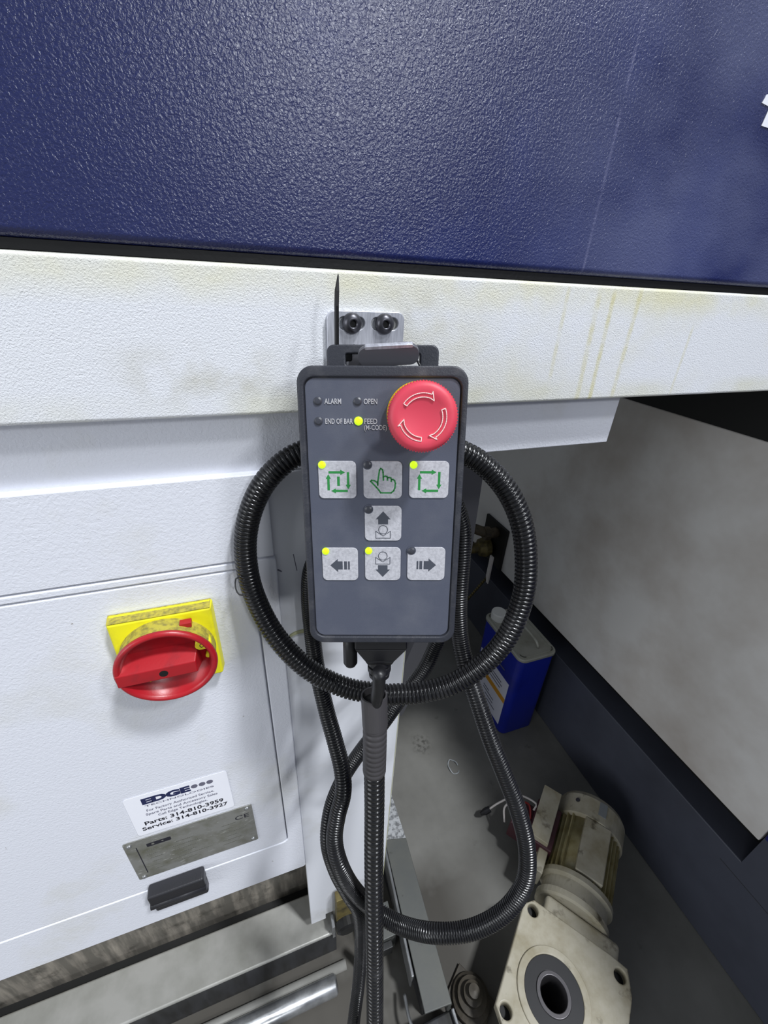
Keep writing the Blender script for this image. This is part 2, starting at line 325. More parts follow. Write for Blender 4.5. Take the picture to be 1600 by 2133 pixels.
def text(s, u0, u1, v0, v1, w0=0.0, w1=0.00015, bold=0.0):
    """lettering squeezed into the rectangle u0..u1, v0..v1"""
    cu = bpy.data.curves.new('t', 'FONT'); cu.body = s; cu.size = 1; cu.extrude = 0.01; cu.offset = bold; cu.resolution_u = 3
    me = curve_mesh(cu)
    xs = [v.co.x for v in me.vertices]; ys = [v.co.y for v in me.vertices]
    a, b, c, d = min(xs), max(xs), min(ys), max(ys)
    for v in me.vertices:
        v.co = (u0 + (v.co.x - a) / (b - a) * (u1 - u0), v0 + (v.co.y - c) / (d - c) * (v1 - v0), w0 + (v.co.z + 0.01) / 0.02 * (w1 - w0))
    return me
def strokes(lines, wd, w0, w1):
    """flat drawn lines of width wd; lines: list of point lists, (pts, True) closes"""
    bm = bmesh.new()
    for ln in lines:
        closed = isinstance(ln, tuple); P = ln[0] if closed else ln
        n = len(P)
        if closed: P = P + [P[0]]
        for (x0, y0), (x1, y1) in zip(P, P[1:]):
            L = math.hypot(x1 - x0, y1 - y0)
            if L < 1e-7: continue
            tx, ty = (x1 - x0) / L, (y1 - y0) / L; nx, ny = -ty * wd / 2, tx * wd / 2; ex, ey = tx * wd * .4, ty * wd * .4
            q = [(x0 - ex + nx, y0 - ey + ny), (x0 - ex - nx, y0 - ey - ny), (x1 + ex - nx, y1 + ey - ny), (x1 + ex + nx, y1 + ey + ny)]
            lo = [bm.verts.new((*p, w0)) for p in q]; hi = [bm.verts.new((*p, w1)) for p in q]
            bm.faces.new(hi); bm.faces.new(lo)
            for i in range(4): bm.faces.new((lo[i], lo[(i + 1) % 4], hi[(i + 1) % 4], hi[i]))
    return fin(bm)
def join_me(*ms):
    bm = bmesh.new()
    for m in ms: bm.from_mesh(m)
    me = bpy.data.meshes.new('m'); bm.to_mesh(me); bm.free(); return me

# ================================================================ the setting
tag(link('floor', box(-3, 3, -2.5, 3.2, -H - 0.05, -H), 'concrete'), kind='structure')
tag(link('wall_back', box(-3, 3, 2.6, 2.7, -H, 1.6), 'hall_dark'), kind='structure')

# ================================================================ blue hood above
hood = thing('machine_hood', 'dark blue wrinkle-painted machine hood panel above the white rail', 'machine hood', (0.1, 0.25, 0.009))
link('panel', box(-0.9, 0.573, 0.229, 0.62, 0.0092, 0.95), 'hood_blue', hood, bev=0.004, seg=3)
link('rubber_seal', box(-0.9, 0.571, 0.2325, 0.60, 0.0052, 0.0091), 'rubber', hood, label='black rubber seal strip')
link('letter', plate([[(0.2985, 0.1010), (0.2968, 0.0973), (0.3040, 0.0965), (0.3028, 0.0884), (0.3110, 0.0880), (0.3140, 0.0960), (0.3300, 0.0950), (0.3320, 0.0995)]], 0, 0.0004), 'paper', hood, WALL @ Matrix.Translation((0, 0, -0.229)), label='white sticker letter')

# ================================================================ white feeder cabinet
cab = thing('feeder_cabinet', 'white steel machine cabinet with overhanging rail, hinged door and leg', 'machine cabinet', (-0.1, 0.26, -0.79))
link('rail', box(-0.9, 0.573, 0.231, 0.58, -0.0655, 0.0050), 'cream_white', cab, bev=0.0022, seg=3, label='white rail with yellowed drip stains')
link('beam', box(-0.9, 0.2816, 0.246, 0.42, -0.1052, -0.0630), 'door_white', cab, bev=0.001)
link('upper_panel', box(-0.9, 0.0125, 0.240, 0.50, -0.1637, -0.1035), 'door_white', cab, bev=0.0009, seg=3)
link('side_panel', box(-0.02, 0.1205, 0.2462, 0.44, -0.6055, -0.1053), 'leg_white', cab, bev=0.002)
bw = link('door_frame', plate([rrect(-0.9, 0.0135, -0.609, -0.1650, 0.003), rrect(-0.895, -0.0022, -0.5388, -0.170, 0.007)], 0, 0.020, 0.0010), 'door_white', cab, WALL @ Matrix.Translation((0, 0, -0.260)), smooth=False)
dr = link('door', plate([rrect(-0.8935, -0.0034, -0.5376, -0.1712, 0.0065)], 0, 0.020, 0.0010), 'door_white', cab, WALL @ Matrix.Translation((0, 0, -0.2603)))
link('cabinet_box', box(-0.898, -0.0205, 0.2650, 0.50, -0.606, -0.168), 'leg_white', cab)
link('leg', plate([[(0.0136, -0.791), (0.0345, -0.791), (0.0345, -0.7765), (0.1170, -0.7765)] + rrect(0.0136, 0.1170, -0.7765, -0.2430, 0.012)[:14]], 0, 0.004, 0.0008), 'leg_white', cab, WALL @ Matrix.Translation((0, 0, -0.2461)), label='white sheet steel leg plate')
link('leg_edge', plate([rrect(0.0136, 0.1190, -0.774, -0.2405, 0.013)], 0, 0.0030, 0.0008), mat('gasket_cream', (176, 176, 138), 0.6), cab, WALL @ Matrix.Translation((0, 0, -0.2478)), label='yellowed edge strip')
link('scuff_mark', strokes([[(0.0258, -0.1690), (0.0266, -0.1760), (0.0275, -0.1830)]], 0.0006, 0, 0.00015), 'print_grey', cab, WALL @ Matrix.Translation((0, 0, -0.2462)))
link('scuff_mark', strokes([[(0.0145, -0.1800), (0.0165, -0.1818)]], 0.0012, 0, 0.00015), 'print_grey', cab, WALL @ Matrix.Translation((0, 0, -0.2462)))
# door furniture: hinge, nameplate, service sticker
hg = link('hinge', join_me(box(-0.1368, -0.0862, 0.2275, 0.2401, -0.5440, -0.5265)), 'hinge_black', cab, bev=0.002, label='black door hinge')
link('hinge_leaf', box(-0.1360, -0.0866, 0.2305, 0.2401, -0.5650, -0.5468), 'hinge_black', hg, bev=0.002)
link('hinge_pin', rod((-0.1368, 0.2300, -0.5455), (-0.0862, 0.2300, -0.5455), 0.0042), 'hinge_black', hg, smooth=True)
WD = WALL @ Matrix.Translation((0, 0, -0.240))
np_ = link('name_plate', plate([rrect(-0.1410, -0.0314, -0.5120, -0.4450, 0.0015)], 0, 0.0006), 'plate_steel', cab, WD, label='grimy steel rating plate')
for x, z in ((-0.1365, -0.4500), (-0.0360, -0.4490), (-0.1362, -0.5085), (-0.0358, -0.5068)):
    link('rivet', lathe([(0.0022, 0), (0.0020, 0.0008), (0.0012, 0.0014), (0, 0.0016)], (x, z, 0.0005), (0, 0, 1), 14), 'galvanised', np_, WD, smooth=True)
link('lettering', text('CE', -0.0482, -0.0352, -0.4640, -0.4575, 0.0006, 0.0007), 'print_black', np_, WD)
link('logo', plate([rrect(-0.1240, -0.1040, -0.4600, -0.4545, 0.001), circ(-0.1190, -0.4573, 0.0014, 14), circ(-0.1110, -0.4570, 0.0010, 14)], 0.0006, 0.0007), 'print_black', np_, WD, label='worn black logo block')
bm = []
for k in range(6):
    for a, b in ((-0.128, -0.112), (-0.106, -0.070), (-0.064, -0.040)):
        q = a + random.random() * 0.006
        bm.append(strokes([[(q + i * 0.0016, -0.4665 - k * 0.0068), (q + i * 0.0016 + 0.0009, -0.4665 - k * 0.0068)] for i in range(int((b - q) / 0.0016 * random.uniform(0.5, 1)))], 0.0011, 0.0006, 0.0007))
link('small_print', join_me(*bm), mat('print_worn', (104, 104, 98), 0.5), np_, WD)
link('border_line', strokes([[(-0.1322, -0.4560), (-0.1322, -0.5030)]], 0.0008, 0.0006, 0.0007), 'print_black', np_, WD)
st = link('service_sticker', plate([rrect(-0.1267, -0.0462, -0.4398, -0.3816, 0.003)], 0, 0.00025), 'paper', cab, WD, label='white service phone number sticker')
T = []
T.append(text('EDGE', -0.1145, -0.0768, -0.3956, -0.3868, 0.00025, 0.00035, 0.065))
link('logo_lettering', join_me(*T), 'print_navy', st, WD, label='dark blue bold lettering')
link('logo_dots', join_me(*[plate([circ(x, -0.3905, 0.0027, 20)], 0.00025, 0.00035) for x in (-0.0734, -0.0671, -0.0609)]), 'print_grey', st, WD, label='three grey dots')
link('lettering', join_me(text('TECHNOLOGIES', -0.1134, -0.0586, -0.3995, -0.3972, 0.00025, 0.00035, 0.01),
     text('For Factory Authorized Service,', -0.1134, -0.0594, -0.4076, -0.4033, 0.00025, 0.00035, 0.008),
     text('Spare Parts and Accessory Sales', -0.1150, -0.0573, -0.4132, -0.4088, 0.00025, 0.00035, 0.008),
     text('Call Edge Technologies.', -0.1065, -0.0665, -0.4186, -0.4143, 0.00025, 0.00035, 0.008)), 'print_grey', st, WD)
link('phone_numbers', join_me(text('Parts: 314-810-3959', -0.1185, -0.0539, -0.4262, -0.4206, 0.00025, 0.00035, 0.022),
     text('Service: 314-810-3927', -0.1218, -0.0511, -0.4336, -0.4282, 0.00025, 0.00035, 0.022)), 'print_black', st, WD, label='bold black phone numbers')

# ================================================================ machine bed under the cabinet
bed = thing('machine_bed', 'grey steel machine bed with folded front edge under the cabinet door', 'machine bed', (-0.2, 0.3, -0.88))
link('back_plate', box(-0.95, 0.045, 0.3005, 0.310, -0.8795, -0.609), 'steel_dirty', bed, label='grimy upright steel strip')
link('shade_strip', box(-0.95, 0.046, 0.2845, 0.3004, -0.850, -0.835), 'void_black', bed, label='black strip standing in for shade on the bed top')  # black strip added for the shade behind the top plate
link('top_plate', box(-0.95, 0.046, 0.2290, 0.2840, -0.816, -0.810), 'steel_top', bed, bev=0.0028, seg=3, label='brushed steel top plate')
link('front_plate', box(-0.95, 0.046, 0.2300, 0.2330, -0.8795, -0.8150), 'steel_dark', bed)
blk = link('end_block', box(0.0470, 0.0800, 0.2285, 0.2400, -0.8200, -0.7100), 'brass_olive', bed, bev=0.001, label='yellowish end block')
link('adjusting_bolt', lathe([(0.0150, 0), (0.0150, 0.010), (0.011, 0.012), (0, 0.012)], (0.0600, 0.2285, -0.7800), (0, -1, 0), 20), 'rubber', blk, smooth=False, label='black bolt head')
link('end_plate', box(0.0405, 0.0440, 0.2260, 0.2400, -0.8150, -0.7800), 'galvanised', bed)
pipe = thing('steel_conduit_pipe', 'bright galvanised pipe lying on the floor before the machine bed', 'pipe', (-0.3, 0.2, -0.88))
link('pipe', lathe([(0.0115, 0), (0.0115, 0.935), (0.0095, 0.938), (0.0095, 0.90), (0, 0.90)], (-0.90, 0.1930, -0.8680), (1, 0, 0.000), 24), 'galvanised', pipe, smooth=True)
link('coupling', rod((-0.90, 0.2090, -0.8730), (0.055, 0.2090, -0.8730), 0.0060, 14), 'steel_top', pipe, smooth=True, label='thin rod beside the pipe')

foot = thing('outrigger_channel', 'grey steel channel foot running out across the floor from the white leg', 'channel foot', (0.16, 0.22, -0.88))
def quad_prism(P, z0, z1):
    bm = bmesh.new(); lo = [bm.verts.new((x, y, z0)) for x, y in P]; hi = [bm.verts.new((x, y, z1)) for x, y in P]
    n = len(P); bm.faces.new(lo); bm.faces.new(hi)
    for i in range(n): bm.faces.new((lo[i], lo[(i + 1) % n], hi[(i + 1) % n], hi[i]))
    return fin(bm)
link('top_web', quad_prism([(0.1350, 0.1195), (0.1720, 0.1164), (0.1830, 0.3060), (0.1480, 0.3139)], -0.8140, -0.8100), 'channel_grey', foot, bev=0.001)
link('side_flange', quad_prism([(0.1310, 0.1540), (0.1350, 0.1540), (0.1480, 0.3139), (0.1435, 0.3139)], -0.8500, -0.8100), 'galvanised', foot, bev=0.0015, label='bright folded side flange')
link('end_web', quad_prism([(0.1480, 0.3139), (0.1830, 0.3060), (0.1830, 0.4100), (0.1420, 0.4100)], -0.8160, -0.8120), 'spangle_lit', foot, label='rough spangled rear end, painted pale as if lit')
link('side_flange', quad_prism([(0.1690, 0.1180), (0.1720, 0.1164), (0.1830, 0.3060), (0.1800, 0.3060)], -0.8500, -0.8140), 'channel_grey', foot)
link('support_block', box(0.142, 0.172, 0.130, 0.30, -0.88, -0.8500), 'steel_dark', foot)
ft = thing('levelling_foot', 'round rusty levelling foot on square pad beside the channel end', 'levelling foot', (0.225, 0.118, -0.88))
link('pad', quad_prism([(0.1790, 0.1340), (0.2140, 0.1580), (0.2440, 0.1080), (0.2080, 0.0860)], -0.8800, -0.8740), 'foot_rusty', ft, bev=0.001)
link('disc', lathe([(0.026, 0), (0.026, 0.006), (0.020, 0.009), (0.020, 0.016), (0.013, 0.018), (0.013, 0.026), (0.0075, 0.028), (0.0075, 0.036), (0, 0.037)], (0.2120, 0.1210, -0.8740), (0, 0, 1), 24), 'foot_rusty', ft, smooth=False)
clamp = thing('clamp_bracket', 'small dark steel clamp under the near end of the channel', 'clamp', (0.14, 0.10, -0.88))
link('body', box(0.118, 0.178, 0.085, 0.118, -0.8800, -0.8420), 'steel_dark', clamp, bev=0.003)
link('bright_strip', box(0.1735, 0.1775, 0.098, 0.116, -0.8420, -0.8330), 'galvanised', clamp, bev=0.001)
link('hook', sweep([(0.122, 0.150, -0.850), (0.119, 0.128, -0.842), (0.122, 0.114, -0.838), (0.134, 0.110, -0.838), (0.142, 0.112, -0.838)], 0.0022, 0.003, 10), 'galvanised', clamp, smooth=True, label='bright bent wire')
brk2 = thing('rail_bracket', 'galvanised angle bracket with dark slot behind the hanging conduit', 'bracket', (0.10, 0.22, -0.88))
link('angle', join_me(box(0.088, 0.130, 0.205, 0.245, -0.835, -0.830), box(0.088, 0.130, 0.205, 0.209, -0.879, -0.832)), 'channel_grey', brk2, bev=0.001)
link('upright', rod((0.0790, 0.196, -0.879), (0.0790, 0.196, -0.805), 0.0052, 14), 'galvanised', brk2, smooth=True)
link('clip', box(0.102, 0.122, 0.196, 0.2045, -0.862, -0.838), 'steel_dark', brk2, bev=0.001)

# ================================================================ bracket, bolts and hook on the rail
br = thing('hanging_bracket', 'brushed aluminium bracket bolted to the white rail above the pendant', 'bracket', (0.07, 0.231, -0.02))
WB = WALL @ Matrix.Translation((0, 0, -0.231))
link('mounting_plate', plate([rrect(0.0490, 0.0912, -0.0400, -0.0132, 0.0042), capsule(0.0547, 0.0690, -0.0190, 0.0031), capsule(0.0725, 0.0877, -0.0190, 0.0031)], 0, 0.0026, 0.0004), 'alu', br, WB)
def bolt(x):
    b = link('bolt', lathe([(0.0052, 0), (0.0052, 0.0007), (0.0048, 0.0020), (0.0037, 0.0031), (0.0026, 0.0036), (0.0019, 0.0036), (0.0019, 0.0016), (0, 0.0016)], (x, -0.0190, 0.0026), (0, 0, 1), 28), 'bolt_black', br, WB, smooth=True, label='black button head bolt')
    link('hex_socket', lathe([(0.0018, 0), (0.0018, 0.0003), (0, 0.0003)], (x, -0.0190, 0.0042), (0, 0, 1), 6), 'bolt_hole', b, WB)
bolt(0.0620); bolt(0.0798)
# pendant frame: tilted and turned towards the lens
PO = Vector((0.0634, 0.1807, -0.0376 + H)); EX = Vector((0.9444, -0.3261, 0.0421)).normalized(); EZ = Vector((0.0312, 0.2161, 0.9759)).normalized(); EX = (EX - EZ * EX.dot(EZ)).normalized(); EY = EZ.cross(EX)
PF = Matrix(((EX.x, EY.x, EZ.x, PO.x), (EX.y, EY.y, EZ.y, PO.y), (EX.z, EY.z, EZ.z, PO.z), (0, 0, 0, 1)))   # x right, y into the housing, z up
PW = PF @ Matrix(((1, 0, 0, 0), (0, 0, -1, 0), (0, 1, 0, 0), (0, 0, 0, 1)))                                   # (u, v, w) w towards the viewer
bm = bmesh.new()   # strap from the plate through the slot, in the pendant frame, with an upturned lip
prof = [(0.0500, 0.0190), (0.0440, 0.0120), (0.0360, 0.0090), (0.0240, 0.0085), (0.0120, 0.0085)]
for (y0, z0), (y1, z1) in zip(prof, prof[1:]):
    v = [bm.verts.new((x, y, z + dz)) for x in (-0.0095, 0.0140) for (y, z) in ((y0, z0), (y1, z1)) for dz in (0, 0.0018)]
    for f in ((0, 1, 3, 2), (4, 6, 7, 5), (0, 4, 5, 1), (2, 3, 7, 6), (0, 2, 6, 4), (1, 5, 7, 3)): bm.faces.new([v[i] for i in f])
link('strap', fin(bm), 'alu_shaded', br, PF)
lipM = PF @ Matrix.Translation((0.0028, 0.0085, 0.0070)) @ Matrix.Rotation(math.radians(-3), 4, 'Y') @ Matrix.Rotation(math.radians(125), 4, 'X')
link('hook_lip', plate([rrect(-0.0138, 0.0138, -0.0005, 0.0092, 0.0042)], -0.0012, 0.0012, 0.0003), 'alu_shaded', br, lipM, label='upturned hook lip')
link('lip_lit_edge', plate([rrect(-0.0105, 0.0110, 0.0080, 0.0096, 0.0006)], -0.0013, 0.0013, 0.0002), 'alu', br, lipM, label='hook edge painted bright as if lit')  # lit upper edge painted as a paler strip
link('bend', lathe([(0.0105, 0.0026), (0.0105, 0.0046), (0.0095, 0.0052), (0.0088, 0.0052), (0.0088, 0.0046), (0, 0.0046)], (0.0690, -0.0395, 0), (0, 0, 1), 36), 'alu_dark', br, WB, smooth=False, label='round boss under the bolts')

tie = thing('cable_tie', 'thin black cable tie standing up beside the bracket bolts', 'cable tie', (0.052, 0.215, -0.03))
def flat_strip(P, wx, wy):
    bm = bmesh.new(); R = []
    for (x, y, z), s in P:
        R.append([bm.verts.new((x + a * wx * s, y + b * wy * s, z)) for a, b in ((-.5, -.5), (.5, -.5), (.5, .5), (-.5, .5))])
    for a, b in zip(R, R[1:]):
        for i in range(4): bm.faces.new((a[i], a[(i + 1) % 4], b[(i + 1) % 4], b[i]))
    bm.faces.new(R[0]); bm.faces.new(R[-1]); return fin(bm)
link('strap', flat_strip([((0.0486, 0.2060, -0.0300), 1), ((0.0488, 0.2065, -0.0100), 1), ((0.0495, 0.2085, -0.0040), 1), ((0.0506, 0.2105, 0.0025), 0.25)], 0.0013, 0.0036), 'tie_black', tie)
link('buckle', box(0.0480, 0.0560, 0.2040, 0.2110, -0.0340, -0.0275), 'hose_black', tie, bev=0.001)
link('loop', sweep([(0.050, 0.207, -0.031), (0.0560, 0.206, -0.0272), (0.0600, 0.206, -0.0300), (0.0610, 0.202, -0.0370)], 0.0010, 0.002, 8), 'hose_black', tie, smooth=True)

# ================================================================ the pendant controller
pen = thing('pendant_controller', 'dark grey handheld pendant controller hanging from the aluminium bracket', 'pendant', None, M=PF)
link('housing', plate([rrect(-0.0384, 0.0384, -0.1345, 0.0057, 0.0075, 10)], -0.0270, -0.0004, 0.0022, 3), 'housing', pen, PW, smooth=True)
link('rim', plate([rrect(-0.0384, 0.0384, -0.1345, 0.0057, 0.0075, 10), rrect(-0.0354, 0.0354, -0.1308, 0.0008, 0.0050, 10)], -0.0040, 0.0010, 0.0008, 3), 'housing', pen, PW, smooth=True)
link('hanging_tab', plate([rrect(-0.0265, 0.0265, -0.0010, 0.0158, 0.0035), rrect(-0.0176, 0.0176, 0.0065, 0.0118, 0.0010)], -0.0200, -0.0140, 0.0008), 'housing', pen, PW, label='slotted hanging tab')
face = link('face_plate', plate([rrect(-0.0349, 0.0349, -0.1302, 0.0003, 0.0045, 10)], -0.0020, 0.0, 0.0001), 'overlay', pen, PW, label='blue-grey membrane overlay')
link('lettering', join_me(text('ALARM', -0.0263, -0.0187, -0.0108, -0.0084, 0.0001, 0.0003, 0.012), text('OPEN', -0.0085, -0.0024, -0.0108, -0.0084, 0.0001, 0.0003, 0.012),
     text('END OF BAR', -0.0262, -0.0136, -0.0196, -0.0172, 0.0001, 0.0003, 0.012), text('FEED', -0.0083, -0.0024, -0.0196, -0.0172, 0.0001, 0.0003, 0.012), text('(M-CODE)', -0.0084, 0.0020, -0.0230, -0.0201, 0.0001, 0.0003, 0.008)), 'print_pale', pen, PW)
for x, z, on_, nm in ((-0.0293, -0.0095, 0, 'unlit alarm lamp'), (-0.0113, -0.0096, 0, 'unlit open lamp'), (-0.0293, -0.0184, 0, 'unlit end of bar lamp'), (-0.0110, -0.0183, 1, 'lit green feed lamp')):
    link('indicator', lathe([(0.0020 if on_ else 0.0019, 0), (0.0020 if on_ else 0.0019, 0.0004), (0.0012, 0.0008), (0, 0.0009)], (x, z, 0), (0, 0, 1), 18), 'led_lit' if on_ else 'led_dark', pen, PW, smooth=False, label=nm)
def arrow(p, q, wd, head, hw):
    (x0, y0), (x1, y1) = p, q; L = math.hypot(x1 - x0, y1 - y0); tx, ty = (x1 - x0) / L, (y1 - y0) / L; nx, ny = -ty, tx
    bx, by = x1 - tx * head, y1 - ty * head
    return [(x0 + nx * wd / 2, y0 + ny * wd / 2), (x0 - nx * wd / 2, y0 - ny * wd / 2), (bx - nx * wd / 2, by - ny * wd / 2), (bx - nx * hw / 2, by - ny * hw / 2), (x1, y1), (bx + nx * hw / 2, by + ny * hw / 2), (bx + nx * wd / 2, by + ny * wd / 2)]
mm = 0.001
def A(cx, cz, p, q, wd=1.1, head=2.2, hw=2.4): return plate([[(cx + x * mm, cz + y * mm) for x, y in arrow(p, q, wd, head, hw)]], 0.0005, 0.0006)
def R_(cx, cz, x0, x1, y0, y1): return plate([[(cx + x0 * mm, cz + y0 * mm), (cx + x1 * mm, cz + y0 * mm), (cx + x1 * mm, cz + y1 * mm), (cx + x0 * mm, cz + y1 * mm)]], 0.0005, 0.0006)
def S_(cx, cz, lines, wd): return strokes([([(cx + x * mm, cz + y * mm) for x, y in (l[0] if isinstance(l, tuple) else l)], True) if isinstance(l, tuple) else [(cx + x * mm, cz + y * mm) for x, y in l] for l in lines], wd * mm, 0.0005, 0.0006)
def cycle_icon(cx, cz, bar):
    ms = [A(cx, cz, (-4.6, 4.3), (3.2, 4.3)), A(cx, cz, (4.6, 4.4), (4.6, -3.9)), A(cx, cz, (4.3, -4.7), (-3.6, -4.7)), A(cx, cz, (-4.8, -4.4), (-4.8, 3.4))]
    if bar: ms.append(R_(cx, cz, -0.6, 0.6, -2.2, 2.3))
    return join_me(*ms)
def hand_icon(cx, cz):
    return S_(cx, cz, [([(-2.0, -1.2), (-2.0, 0.5), (-1.2, 6.0), (-0.6, 6.8), (0.2, 6.3), (0.5, 5.0), (0.6, 2.8), (1.6, 3.1), (2.4, 2.9), (2.6, 2.2), (3.2, 2.5), (4.2, 2.3), (4.5, 1.5), (5.2, 1.6), (6.0, 1.0), (6.4, -0.4), (6.2, -2.6), (5.6, -4.0), (4.4, -5.0), (-0.6, -5.0), (-1.4, -3.8), (-2.6, -2.4), (-5.4, 0.6), (-5.0, 1.1), (-3.6, 0.9), (-2.2, 0.0)],)], 0.55) if False else strokes([([(cx + x * mm, cz + y * mm) for x, y in [(-2.0, -1.2), (-2.0, 0.5), (-1.2, 6.0), (-0.6, 6.8), (0.2, 6.3), (0.5, 5.0), (0.6, 2.8), (1.6, 3.1), (2.4, 2.9), (2.6, 2.2), (3.2, 2.5), (4.2, 2.3), (4.5, 1.5), (5.2, 1.6), (6.0, 1.0), (6.4, -0.4), (6.2, -2.6), (5.6, -4.0), (4.4, -5.0), (-0.6, -5.0), (-1.4, -3.8), (-2.6, -2.4), (-5.4, 0.6), (-5.0, 1.1), (-3.6, 0.9), (-2.2, 0.0)]], True), [(cx + 0.6 * mm, cz + 2.8 * mm), (cx + 0.7 * mm, cz + 1.2 * mm)], [(cx + 2.6 * mm, cz + 2.2 * mm), (cx + 2.6 * mm, cz + 1.2 * mm)], [(cx + 4.5 * mm, cz + 1.5 * mm), (cx + 4.4 * mm, cz + 0.6 * mm)]], 0.68 * mm, 0.0005, 0.0006)
def collet(cx, cz, y):     # bar lying in a notched rest
    c = [(cx + 2.2 * mm * math.cos(a * math.pi / 10), cz + (y + 2.0) * mm + 2.2 * mm * math.sin(a * math.pi / 10)) for a in range(20)]
    return strokes([(c, True), ([(cx + px * mm, cz + (y + py) * mm) for px, py in ((-3.6, 1.2), (-3.6, -2.4), (3.6, -2.4), (3.6, 1.2), (0, -1.2))], True)], 0.28 * mm, 0.0005, 0.0006)
KEYS = [(-0.0214, -0.0458, 0.0090, 0.0091, 1, 'cyc1', 'silver key with green square of arrows around a bar'),
        (0.0002, -0.0458, 0.0092, 0.0091, 0, 'hand', 'silver key with green pointing hand'),
        (0.0222, -0.0456, 0.0094, 0.0090, 1, 'cyc0', 'silver key with empty green square of arrows'),
        (0.0004, -0.0675, 0.0090, 0.0090, 0, 'up', 'silver key with dark arrow up over collet'),
        (-0.0212, -0.0892, 0.0090, 0.0089, 1, 'left', 'silver key with dark arrow left'),
        (0.0003, -0.0890, 0.0090, 0.0090, 1, 'down', 'silver key with dark arrow down under collet'),
        (0.0222, -0.0889, 0.0095, 0.0090, 0, 'right', 'silver key with dark arrow right')]
for cx, cz, hw_, hh, lit, ic, lb in KEYS:
    k = link('key', plate([rrect(cx - hw_, cx + hw_, cz - hh, cz + hh, 0.0024)], 0, 0.0005, 0.0002), 'key_silver', pen, PW, label=lb)
    lx, lz = cx - hw_ + 0.0019, cz + hh - 0.0018
    link('led_surround', plate([circ(lx, lz, 0.0023, 20)], 0.0004, 0.00055), 'overlay', k, PW) if not lit else None
    link('led', lathe([(0.0018, 0), (0.0018, 0.0006), (0.0010, 0.0009), (0, 0.0010)], (lx, lz, 0.0003), (0, 0, 1), 18), 'led_lit' if lit else 'led_dark', k, PW, label='lit yellow-green lamp' if lit else 'unlit lamp')
    if ic == 'cyc1': me = cycle_icon(cx + 0.0005, cz - 0.0006, True)
    elif ic == 'cyc0': me = cycle_icon(cx + 0.0002, cz - 0.0006, False)
    elif ic == 'hand': me = hand_icon(cx - 0.0004, cz - 0.0012)
    elif ic == 'up': me = join_me(A(cx, cz, (0, -0.4), (0, 6.2), 4.8, 4.0, 7.2), collet(cx, cz, -5.2))
    elif ic == 'down': me = join_me(A(cx, cz, (0, -0.6), (0, -7.0), 4.8, 4.0, 7.2), collet(cx, cz, 2.4))
    elif ic == 'left': me = join_me(A(cx, cz, (1.2, -0.6), (-5.0, -0.6), 4.4, 3.8, 7.0), R_(cx, cz, 2.0, 3.4, -2.8, 1.6), R_(cx, cz, 4.0, 4.8, -2.8, 1.6))
    else: me = join_me(A(cx, cz, (-1.2, -0.6), (5.0, -0.6), 4.4, 3.8, 7.0), R_(cx, cz, -3.4, -2.0, -2.8, 1.6), R_(cx, cz, -4.8, -4.0, -2.8, 1.6))
    link('icon', me, 'print_green' if ic in ('cyc1', 'cyc0', 'hand') else 'print_dark', k, PW)
# emergency stop
ecx, ecz = 0.0165, -0.0152
es = link('emergency_stop', None or lathe([(0.0105, 0.0), (0.0105, 0.010), (0.0136, 0.0125), (0.0142, 0.0150), (0.0142, 0.0205), (0.0136, 0.0218), (0.0120, 0.0224), (0.0095, 0.0224), (0.0088, 0.0220), (0, 0.0217)], (ecx, ecz, 0), (0, 0, 1), 64), 'stop_red', pen, PW, smooth=True, label='red mushroom emergency stop button')
ser = bmesh.new()
for i in range(72):
    a = 2 * math.pi * i / 72; c, s = math.cos(a), math.sin(a)
    lathe([(0.00042, 0), (0.00042, 0.0052)], (ecx + 0.0142 * c, ecz + 0.0142 * s, 0.0151), (0, 0, 1), 6, bm=ser)
so = link('grip_ridges', fin(ser), 'stop_red', es, PW)
link('collar', lathe([(0.0146, 0), (0.0146, 0.0030), (0.0138, 0.0042), (0.0100, 0.0042)], (ecx, ecz, 0), (0, 0, 1), 48), 'stop_yellow', es, PW, smooth=False, label='yellow collar')
def arc_arrow(a0, a1, ri, ro, z0):
    P = []; n = 14; ah = a1 + (10 if a0 > a1 else -10)
    for i in range(n + 1): t = a0 + (ah - a0) * i / n; P.append((ro, t))
    P.append((ro + 0.0011, ah)); P.append(((ri + ro) / 2, a1)) ; P.append((ri - 0.0011, ah))
    P[-2] = (ri - 0.0002, a1 - 3)
    P[-1] = (ri, ah)
    for i in range(n, -1, -1): t = a0 + (ah - a0) * i / n; P.append((ri, t))
    return ([(ecx + r * math.cos(math.radians(t)), ecz + r * math.sin(math.radians(t))) for r, t in P], True)
link('turn_arrows', strokes([arc_arrow(146, 60, 0.0080, 0.0096, 0), arc_arrow(22, -66, 0.0080, 0.0096, 0), arc_arrow(-93, -171, 0.0080, 0.0096, 0)], 0.00032, 0.0219, 0.0226), 'stop_line', es, PW, label='white outlined turn arrows')
